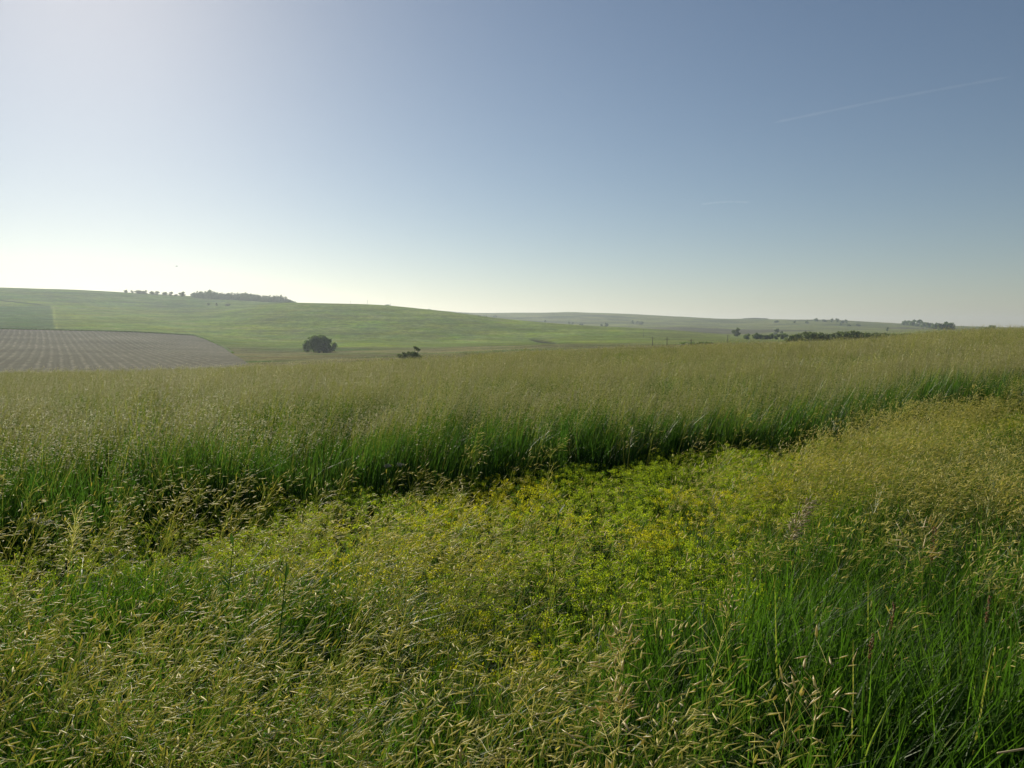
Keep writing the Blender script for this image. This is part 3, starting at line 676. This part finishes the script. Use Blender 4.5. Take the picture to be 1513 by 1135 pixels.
# thicket along the valley: countable crowns that merge into one belt
thick = MB(); st = np.random.default_rng(9)
for px in np.arange(1164, 1345, 2.4):
    top = np.interp(px, [1164, 1175, 1195, 1215, 1228, 1240, 1262, 1275, 1300, 1325, 1345], [499, 494, 491, 492.5, 494, 490.5, 489, 493, 492.5, 494, 496])
    for rr in (330, 358, 392):
        x_, y_, z_ = spot(px + st.uniform(-1.3, 1.3), rr + st.uniform(-10, 10)); zt = CAM[2] + rr * float(pix_dir(px, top)[1])
        h_ = max(1.6, (zt - z_)) * st.uniform(.72, 1.08); wd_ = st.uniform(1.2, 2.2)
        P, d = crown_pts([(x_, y_, z_ + h_ * .5, wd_ * .8, h_ * .52), (x_ + st.uniform(-1, 1), y_, z_ + h_ * .75, wd_ * .5, h_ * .3)], 150, .15)
        n_ = len(P); nr_ = d + rng.normal(0, .6, (n_, 3)); sd = np.cross(nr_, rng.normal(0, 1, (n_, 3))); sd /= np.linalg.norm(sd, axis=1)[:, None]
        dd = np.cross(sd, nr_); dd /= np.linalg.norm(dd, axis=1)[:, None]
        thick.ribbons(np.stack([P - dd * .24, P, P + dd * .24], 1), np.tile([.12, .24, .1], (n_, 1)), sd, 0, v=np.clip(rng.random(n_) * .5 + st.random() * .5, 0, 1))
tag(thick.obj('valley_thicket', [M_TREE2]), 'dark belt of merged trees in the valley at right', 'thicket', kind='stuff')
G6 = 'trees on the right skyline'
L6 = [(1146, 477, 3, 'low dark bush on the far slope below the flat ridge', 4, True, 1.6), (1174, 477, 2.2, 'tiny bush in the middle of the far right slope', 4, True, 1), (1192, 478, 4, 'round bush on the far right slope under the skyline', 0, True, 1.2),
      (1206, 475, 4.5, 'first skyline tree of the scattered right row', 0, True, 1.2), (1218, 475.5, 3, 'low second skyline tree of the scattered right row', 4, True, 1.6), (1229, 476, 5, 'third skyline tree of the scattered right row', 1, True, 1),
      (1237, 476.5, 6, 'tallest upright skyline tree of the scattered right row', 5, True, .8), (1244, 477.5, 3.5, 'low tree after the tallest of the scattered right row', 4, True, 1.2), (1250, 477.5, 5, 'last upright tree of the scattered right row', 1, True, .9),
      (1242, 481, 4, 'dark bush below the scattered right row', 0, True, 1), (1255, 482, 2.6, 'flat bush right of the one below the scattered row', 4, True, 1.6), (1268, 482, 3, 'last flat bush on the slope below the skyline', 4, True, 1.4),
      (1311, 489, 5, 'small dark tree alone on the pale slope right of centre', 1, True, .8)]
for q, (px, py, hp, lb, kd, dk_, wd_) in enumerate(L6): far_tree(px, py, hp, 1300, 2520, lb, kd, dk_, G6, rz=q * .9, wide=wd_)
st = np.random.default_rng(21)
clump_px = [(1336, 479.5, 6), (1342, 480, 7), (1349, 481, 8), (1357, 481.5, 9), (1365, 483, 8), (1373, 484, 8), (1381, 485.5, 8), (1389, 487, 8.5), (1397, 488, 10), (1404, 488, 10)]
ordn = ['leftmost', 'second', 'third', 'fourth', 'fifth', 'sixth', 'seventh', 'eighth', 'ninth', 'rightmost']
for q, (px, py, hp) in enumerate(clump_px):
    far_tree(px, py + 1, hp, 1300, 2450, ordn[q] + ' tree of the long dark clump on the right skyline', [0, 5, 0, 1][q % 4], True, 'trees of the long dark skyline clump', rz=q * 1.1, wide=1.15)
far_tree(1466, 489, 7, 1300, 2450, 'dark tree peeping over the grass near the right edge', 5, True, G6, wide=1.2)
far_tree(1458, 490, 4, 1300, 2450, 'low bush left of the tree near the right edge', 4, True, G6, wide=2)
# ridge scrub strip on the far flat ridge
x_, y_, z_ = spot_y(1115, 473.2, 2000, 2520)
sb = MB()
for q in range(60):
    xx, yy, zz = spot(1098 + q * .6, 2480); P, d = crown_pts([(xx, yy, zz, 5, 3.0 + 1.6 * math.sin(q / 60 * math.pi))], 40, .15)
    sd = np.cross(d, rng.normal(0, 1, (40, 3))); sd /= np.linalg.norm(sd, axis=1)[:, None]; dd = np.cross(sd, d)
    sb.ribbons(np.stack([P - dd * 1.1, P, P + dd * 1.1], 1), np.tile([.4, 1.1, .3], (40, 1)), sd, 0)
tag(sb.obj('ridge_scrub', [M_TREE2]), 'low belt of scrub capping the far flat ridge', 'scrub', kind='stuff')

# ------------------------------------------------------------------ poles
def pole(px, py, hp, r0, r1, label, arm=True):
    loc = spot_y(px, py, r0, r1); r = math.hypot(loc[0], loc[1]); h = hp * r / F
    e = empty('utility_pole', loc, -.5); tag(e, label, 'pole', 'utility poles across the valley')
    mb = MB(); mb.tube([[0, 0, -.5], [0, 0, h * .5], [0, 0, h]], [.13, .11, .09], 8); mb.obj('post', [M_POLE], e)
    if arm: mb = MB(); mb.box((0, .14, h - .6), (1.7, .1, .1)); mb.obj('crossarm', [M_POLE], e)
PL = [(543, 450, 6.5, 800, 1000, 'tallest pole on the crest of the green hill'), (518, 449, 4.5, 800, 1000, 'thin pole left of the tallest one on the green crest'), (577, 452.5, 4, 800, 1100, 'short pole right of the tallest one on the green crest'),
      (950.5, 499, 12.5, 450, 900, 'tall pole at the foot of the green hill flank'), (964, 511, 13.5, 230, 700, 'pole rising behind the pale grass, left of two close poles'), (985.5, 511, 12.5, 230, 700, 'pole rising behind the pale grass, right of two close poles'),
      (1021, 512, 9, 230, 700, 'short thick pole beside the dark hedge in the valley'), (1075, 507, 12, 300, 900, 'pole left of the round dark bushes in the valley')]
for a in PL: pole(*a)
# low dark hedge line beside the short pole
hb = MB()
for q in range(70):
    if math.sin(q * .9) + math.sin(q * .37) < .35: continue
    px = 1006 + q * .75; xx, yy, zz = spot_y(px, 507.5 + 1.2 * math.sin(q * .4) + q * .035, 300, 700); P, d = crown_pts([(xx, yy, zz + .3, 1.0, .3 + .25 * random.random())], 26, .2)
    sd = np.cross(d, rng.normal(0, 1, (26, 3))); sd /= np.linalg.norm(sd, axis=1)[:, None]; dd = np.cross(sd, d)
    hb.ribbons(np.stack([P - dd * .3, P, P + dd * .3], 1), np.tile([.1, .3, .1], (26, 1)), sd, 0)
tag(hb.obj('low_hedge', [M_TREE]), 'broken dark line of low scrub behind the pale grass', 'hedge', kind='stuff')
# weedy fence line along the top of the tilled field
fb_ = MB()
for q in range(460):
    px = -60 + q * .78; py = np.interp(px, fpoly_px[:, 0], fpoly_px[:, 1]); 
    x_, y_, z_ = spot_y(px, py - .3, 300, 640)
    P, d = crown_pts([(x_, y_, z_ + .3, 1.1, .4 + .35 * random.random())], 22, .3)
    sd = np.cross(d, rng.normal(0, 1, (22, 3))); sd /= np.linalg.norm(sd, axis=1)[:, None]; dd = np.cross(sd, d)
    fb_.ribbons(np.stack([P - dd * .32, P, P + dd * .32], 1), np.tile([.1, .32, .1], (22, 1)), sd, 0)
for q in range(80):
    t = q / 79; px = np.interp(t, [0, .33, .66, 1], [292, 325, 334, 342]); py = np.interp(px, fpoly_px[:, 0], fpoly_px[:, 1]); 
    x_, y_, z_ = spot_y(px + 2, py, 160, 600)
    P, d = crown_pts([(x_, y_, z_ + .1, .8, .3 + .3 * random.random())], 22, .2)
    sd = np.cross(d, rng.normal(0, 1, (22, 3))); sd /= np.linalg.norm(sd, axis=1)[:, None]; dd = np.cross(sd, d)
    fb_.ribbons(np.stack([P - dd * .26, P, P + dd * .26], 1), np.tile([.1, .26, .1], (22, 1)), sd, 0)
tag(fb_.obj('field_margin', [M_TREE]), 'dark weedy margin along the top of the tilled field', 'weeds', kind='stuff')

# ------------------------------------------------------------------ single plants that stand out of the grass
def base_for(px, py, H):
    """base on the ground of a plant H metres tall whose tip is seen at (px, py)"""
    a, t = pix_dir(px, py); a = float(a); t = float(t)
    r = (CAM[2] - H) / -t
    for _ in range(6):
        z_ = float(ground(r * math.sin(a), r * math.cos(a))); r = (CAM[2] - H - z_) / -t
    return r * math.sin(a), r * math.cos(a), z_, H
def stalk(px, py, H_, label, nsp=26, ml=(.022, .032), wd=.0027, pan=.26, wind=.15, fan=1.2, mat=None, droop=.4, name='brome_stalk', group='brome stalks standing out in the foreground'):
    x_, y_, z_, H = base_for(px, py, H_); e = empty(name, (x_ - wind * H, y_, z_)); tag(e, label, 'grass stalk', group)
    s1, s2 = MB(), MB(); st0 = rng.bit_generator.state
    brome(s1, H, nsp, ml, wd, pan, 0, 0, wind=wind, fan=fan, droop=droop)
    nstem = 2 + 1
    # the first three pieces are stem and branches, the last the spikelets
    h1 = MB(); h1.V, h1.Q, h1.M, h1.A = [], [], [], []
    off = 0
    for k_, (v_, q_, m_, a_) in enumerate(zip(s1.V, s1.Q, s1.M, s1.A)):
        (h1 if k_ < 2 else s2).add(v_, q_ - off, 0, a_); off += len(v_)
    h1.obj('stem', [M_STEM], e); s2.obj('seed_head', [mat or M_SEED], e)
M_HEAD = leaf_mat('bright_straw_spikelet', (.45, .38, .18), (.66, .56, .32), (.85, .76, .5), trans=.45, rough=.35, spec=.6, tint=1.1)
stalk(925, 955, .95, 'dense pale brome head at bottom centre, broadest of the three', 46, ml=(.03, .045), wd=.0036, pan=.20, wind=.05, fan=.9, mat=M_HEAD)
stalk(905, 1045, .95, 'loose pale brome head below the dense bottom centre one', 26, ml=(.03, .045), wd=.0034, pan=.16, wind=.04, mat=M_HEAD)
stalk(975, 985, .95, 'thin brome head right of the dense bottom centre one', 16, wd=.0026, pan=.2, wind=.1, mat=M_HEAD)
stalk(1215, 985, .95, 'golden brome head in the green grass at lower right', 22, ml=(.03, .04), wd=.003, pan=.2, wind=.08, fan=1.1, mat=M_HEAD)
stalk(1150, 1015, .95, 'golden brome head just left of the lower right one', 20, ml=(.026, .036), wd=.003, pan=.17, wind=.06, mat=M_HEAD)
stalk(1225, 722, 1.0, 'pale feathery plume bowing right above the green grass', 130, ml=(.025, .04), wd=.0026, pan=.17, wind=.30, fan=.35, mat=M_PALE, name='plume_grass')
stalk(1388, 805, .9, 'spiky straw seed head sticking out in all directions', 30, ml=(.06, .10), wd=.0034, pan=.12, wind=.05, fan=1.3, mat=M_HEAD, droop=.1, name='spiky_grass')
stalk(1078, 815, .93, 'narrow upright pale seed head right of centre', 46, wd=.0028, pan=.26, wind=.02, fan=.5, mat=M_HEAD)
stalk(1050, 895, .93, 'slim green brome head below the narrow upright one', 26, wd=.0022, pan=.2, wind=.06)
stalk(815, 662, .95, 'tall brome head rising alone from the yellow weeds', 40, wd=.003, pan=.3, wind=.04, fan=.9)
stalk(170, 745, .98, 'brome clump peak against the dark grass at left', 40, wd=.003, pan=.25, wind=.25, fan=1.2)
stalk(430, 1050, .95, 'bright brome head at the bottom, left of centre', 24, ml=(.026, .036), wd=.003, pan=.18, wind=.2, mat=M_HEAD)
stalk(700, 1030, .95, 'arching brome head at the bottom, just left of centre', 26, ml=(.026, .036), wd=.0028, pan=.2, wind=.3, mat=M_HEAD)
def dock(px, py, r, label, ln=.14, mat=None, name='dock_stalk', cat='dock', w=.010):
    x_, y_, z_, H = base_for(px, py, r); e = empty(name, (x_, y_, z_)); tag(e, label, cat)
    mb = MB(); P = [[0, 0, 0], [.01, 0, H * .5], [.02, 0, H - ln], [.03, 0, H]]; mb.tube(P, [.0018, .0015, .0012, .0008], 5); mb.obj('stem', [M_STEM], e)
    n = 60; t = rng.random(n); az = rng.random(n) * 6.283; rr = w * np.sin(np.clip(t, .04, .96) * math.pi) ** .6 * rng.uniform(.3, 1, n)
    A = np.stack([.02 + .01 * t + np.cos(az) * rr, np.sin(az) * rr, H - ln + ln * t], -1); D = np.stack([np.cos(az) * .5, np.sin(az) * .5, np.ones(n)], -1); D /= np.linalg.norm(D, axis=1)[:, None]
    mb = MB(); mb.spindles(A, D, rng.uniform(.006, .011, n), rng.uniform(.0018, .003, n)); mb.obj('seed_head', [mat or M_RUST], e)
stalk(1440, 572, 1.05, 'tall pale brome clump peak against the dark grass at right', 60, ml=(.03, .05), wd=.0034, pan=.3, wind=.25, fan=1.8)
stalk(1330, 592, 1.0, 'brome clump left of the tall right hand peak', 50, ml=(.03, .05), wd=.0034, pan=.3, wind=.2, fan=1.6)
dock(1370, 778, .95, 'rusty orange dock head behind the spiky straw head', .13)
dock(1308, 893, .78, 'thin dark red dock spike in the right grass', .09, w=.0045)
dock(1450, 882, .78, 'reddish dock spike near the right edge', .09, w=.0045)
dock(1275, 938, .78, 'brown dock spike left of the dark red one', .09, w=.0045)
def weed_stem(px, py, r, label, bow=-.03):
    x_, y_, z_, H = base_for(px, py, r); e = empty('weed_stem', (x_, y_, z_)); tag(e, label, 'weed')
    mb = MB(); mb.tube([[-bow, 0, 0], [bow * .2, 0, H * .45], [bow, 0, H * .75], [0, 0, H]], [.003, .0027, .002, .001], 6); mb.obj('stem', [M_TALL], e)
    mb = MB(); n = 16; t = rng.uniform(.4, 1, n); az = rng.random(n) * 6.283; A = np.stack([np.interp(t, [0, .45, .75, 1], [-bow, bow * .2, bow, 0]), 0 * t, H * t], -1)
    D = np.stack([np.cos(az) * .7, np.sin(az) * .7, np.full(n, .8)], -1); ln = rng.uniform(.02, .05, n); sd = np.stack([-np.sin(az), np.cos(az), 0 * az], -1)
    mb.ribbons(np.stack([A, A + D * (ln * .5)[:, None], A + D * ln[:, None]], 1), np.stack([ln * .05, ln * .13, ln * .02], -1), sd); mb.obj('leaves', [M_TALL], e)
weed_stem(828, 740, .95, 'dark thin weed stem crossing the weeds at centre')
weed_stem(424, 832, 1.0, 'dark curved weed stem in the left foreground brome')
weed_stem(345, 800, .95, 'dark upright weed stem left of the curved one')
def umbel(px, py, r, label):
    x_, y_, z_, H = base_for(px, py, r); e = empty('umbel_flower', (x_, y_, z_)); tag(e, label, 'flower', 'pale umbels in front of the dark grass')
    mb = MB(); mb.tube([[0, 0, 0], [.01, 0, H * .6], [0, 0, H - .03]], [.003, .0025, .002], 5)
    fm_ = MB()
    for q in range(12):
        a = q * 2.4; rr = .032 * math.sqrt(q / 12); tip = np.array([math.cos(a) * rr, math.sin(a) * rr, H - .3 * rr])
        mb.tube([[0, 0, H - .03], tip], [.0012, .0008], 4)
        n = 9; T = tip + rng.normal(0, .005, (n, 3)); D = rng.normal(0, .4, (n, 3)) + [0, 0, 1]; D /= np.linalg.norm(D, axis=1)[:, None]
        fm_.spindles(T, D, np.full(n, .008), np.full(n, .0035), flat=1)
    mb.obj('stem', [M_WEED], e); fm_.obj('flower_head', [M_UMBEL], e)
umbel(51, 768, .5, 'left one of two pale umbels at the left edge')
umbel(68, 771, .5, 'right one of two pale umbels at the left edge')
umbel(573, 688, .5, 'left one of two pale umbels before the dark grass')
umbel(591, 686, .5, 'right one of two pale umbels before the dark grass')
# purple vetch
x_, y_, z_, H = base_for(985, 630, .5)
vb = MB()
for q in range(26):
    c_ = np.array([rng.normal(0, .22), rng.normal(0, .1), H + rng.normal(-.02, .03)]); n = 14
    T = c_ + np.stack([rng.normal(0, .006, n), rng.normal(0, .006, n), rng.uniform(-.03, .03, n)], -1); D = rng.normal(0, 1, (n, 3)); D /= np.linalg.norm(D, axis=1)[:, None]
    vb.spindles(T, D, np.full(n, .014), np.full(n, .004), 0, flat=1); vb.tube([[c_[0], c_[1], 0], c_], [.0015, .001], 4, 1)
vo = vb.obj('purple_flowers', [M_PURPLE, M_WEED]); vo.location = (x_, y_, z_); tag(vo, 'small patch of dull purple flowers under the tall grass', 'flowers', kind='stuff')
# dead pale stalk bottom right
x_, y_, z_, H = base_for(1478, 1113, .8)
mb = MB(); mb.tube([[-.006, 0, H], [.05, .005, H + .006], [.13, .01, H + .014], [.30, .03, H - .3], [.34, .03, 0]], [.002, .0025, .003, .003, .003], 6)
o = mb.obj('dead_stalk', [M_PALE]); o.location = (x_, y_, z_); tag(o, 'pale dead stalk lying over grass in the bottom right corner', 'stalk')

# ------------------------------------------------------------------ bird
a, t = pix_dir(261, 393.5); r = 150.0
M_BIRD = plain_mat('bird_feathers', (.03, .028, .025), (.06, .055, .05), 8)
e = empty('bird', (r * math.sin(float(a)), r * math.cos(float(a)), CAM[2] + r * float(t)), .5); tag(e, 'tiny dark bird gliding above the left hills', 'bird')
mb = MB(); mb.tube([[-.2, 0, 0], [-.12, 0, .01], [0, 0, .015], [.1, 0, .02], [.15, 0, .035], [.19, 0, .03], [.23, 0, .02]], [.015, .03, .05, .042, .028, .02, .003], 8); mb.obj('body', [M_BIRD], e, True)
for s_ in (-1, 1):
    mb = MB(); W = [(0, .02, .09), (.12, .05, .085), (.26, .045, .06), (.42, .015, .015)]
    V = []; 
    for (yy, zz, c_) in W: V += [(.05 + c_ * .4, s_ * yy, zz), (.0, s_ * yy, zz + .012), (.02 - c_, s_ * yy, zz - .003), (.0, s_ * yy, zz - .006)]
    q = []
    for i in range(3):
        for j in range(4): j2 = (j + 1) % 4; q.append([i * 4 + j, i * 4 + j2, i * 4 + 4 + j2, i * 4 + 4 + j])
    q += [[0, 1, 2, 3], [12, 15, 14, 13]]; mb.add(V, q); mb.obj('wing', [M_BIRD], e, True)
mb = MB(); mb.add([(-.17, -.015, 0), (-.17, .015, 0), (-.32, .05, -.005), (-.32, -.05, -.005), (-.17, -.015, .008), (-.17, .015, .008), (-.32, .05, 0), (-.32, -.05, 0)], [[0, 1, 2, 3], [4, 7, 6, 5], [0, 4, 5, 1], [1, 5, 6, 2], [2, 6, 7, 3], [3, 7, 4, 0]]); mb.obj('tail', [M_BIRD], e)

# ------------------------------------------------------------------ vapour trails, 9 km up
m, nt, N, L = new_mat('ice_vapour'); vs = N.new('ShaderNodeVolumeScatter'); vs.inputs['Color'].default_value = (1, 1, 1, 1)
vs.inputs['Density'].default_value = .00027; vs.inputs['Anisotropy'].default_value = .35
o = N.new('ShaderNodeOutputMaterial'); L.new(vs.outputs[0], o.inputs['Volume']); M_TRAIL = m
def trail(pa, pb, ra, rb, label):
    P = []
    for t_ in np.linspace(0, 1, 24):
        px = pa[0] + (pb[0] - pa[0]) * t_; py = pa[1] + (pb[1] - pa[1]) * t_ - math.sin(t_ * 3.14) * 2
        a_, t__ = pix_dir(px, py); r_ = 9000 / float(t__); P.append([r_ * math.sin(float(a_)), r_ * math.cos(float(a_)), 9000])
    P = np.array(P); rad = np.linspace(ra, rb, 24) * (1 + .15 * np.sin(np.arange(24) * 1.9)); rad[0] *= .2; rad[-1] *= .2
    mb = MB(); mb.tube(P, rad, 10); o = mb.obj('vapour_trail', [M_TRAIL], None, True); tag(o, label, 'vapour trail', kind='thing')
trail((1140, 182), (1495, 113), 60, 55, 'long faint vapour trail climbing to the right in the sky')
trail((1036, 302), (1108, 299), 75, 75, 'short faint vapour trail low in the sky at right')

# ------------------------------------------------------------------ air
m, nt, N, L = new_mat('summer_haze'); pv = N.new('ShaderNodeVolumePrincipled')
pv.inputs['Color'].default_value = (.76, .87, 1.0, 1); pv.inputs['Density'].default_value = .00015; pv.inputs['Anisotropy'].default_value = .5
o = N.new('ShaderNodeOutputMaterial'); L.new(pv.outputs[0], o.inputs['Volume'])
zlo = float(Z.min()) - 1; zhi = float(Z.max()) + 14
mb = MB(); mb.box((0, 0, (zlo + zhi) / 2), (10900, 10900, zhi - zlo)); o = mb.obj('haze', [m]); tag(o, 'thin bluish summer haze over the hills', 'haze', kind='stuff')

# ------------------------------------------------------------------ light
SUN_AZ, SUN_EL = R(-29), R(25.5)
sun = bpy.data.lights.new('sun', 'SUN'); sun.energy = 5.0; sun.angle = R(.53); sun.color = (1, .91, .74)
so = bpy.data.objects.new('sun', sun); COL.objects.link(so)
d = Vector((math.sin(SUN_AZ) * math.cos(SUN_EL), math.cos(SUN_AZ) * math.cos(SUN_EL), math.sin(SUN_EL)))
so.rotation_euler = d.to_track_quat('Z', 'Y').to_euler(); so.location = (-20, 30, 30)
w = bpy.data.worlds.new('World'); scene.world = w; w.use_nodes = True
nt = w.node_tree; bg = nt.nodes['Background']; sk = nt.nodes.new('ShaderNodeTexSky'); sk.sky_type = 'NISHITA'; sk.sun_disc = False
sk.sun_elevation = SUN_EL; sk.sun_rotation = SUN_AZ; sk.air_density = 1.0; sk.dust_density = .42; sk.ozone_density = 1.4; sk.altitude = 400
nt.links.new(sk.outputs[0], bg.inputs[0]); bg.inputs[1].default_value = .0505

# ------------------------------------------------------------------ camera and render
cam = bpy.data.cameras.new('camera'); cam.lens = 36 * F / 1513; cam.sensor_width = 36; cam.clip_start = .05; cam.clip_end = 120000
co = bpy.data.objects.new('camera', cam); COL.objects.link(co); co.location = CAM; co.rotation_euler = (R(90) - PITCH, 0, 0); scene.camera = co
scene.view_settings.view_transform = 'Standard'; scene.view_settings.look = 'None'; scene.view_settings.exposure = .34; scene.view_settings.gamma = 1
cy = scene.cycles; cy.max_bounces = 8; cy.diffuse_bounces = 5; cy.glossy_bounces = 1; cy.transmission_bounces = 6; cy.transparent_max_bounces = 6
cy.volume_bounces = 0; cy.caustics_reflective = False; cy.caustics_refractive = False; cy.sample_clamp_indirect = 3
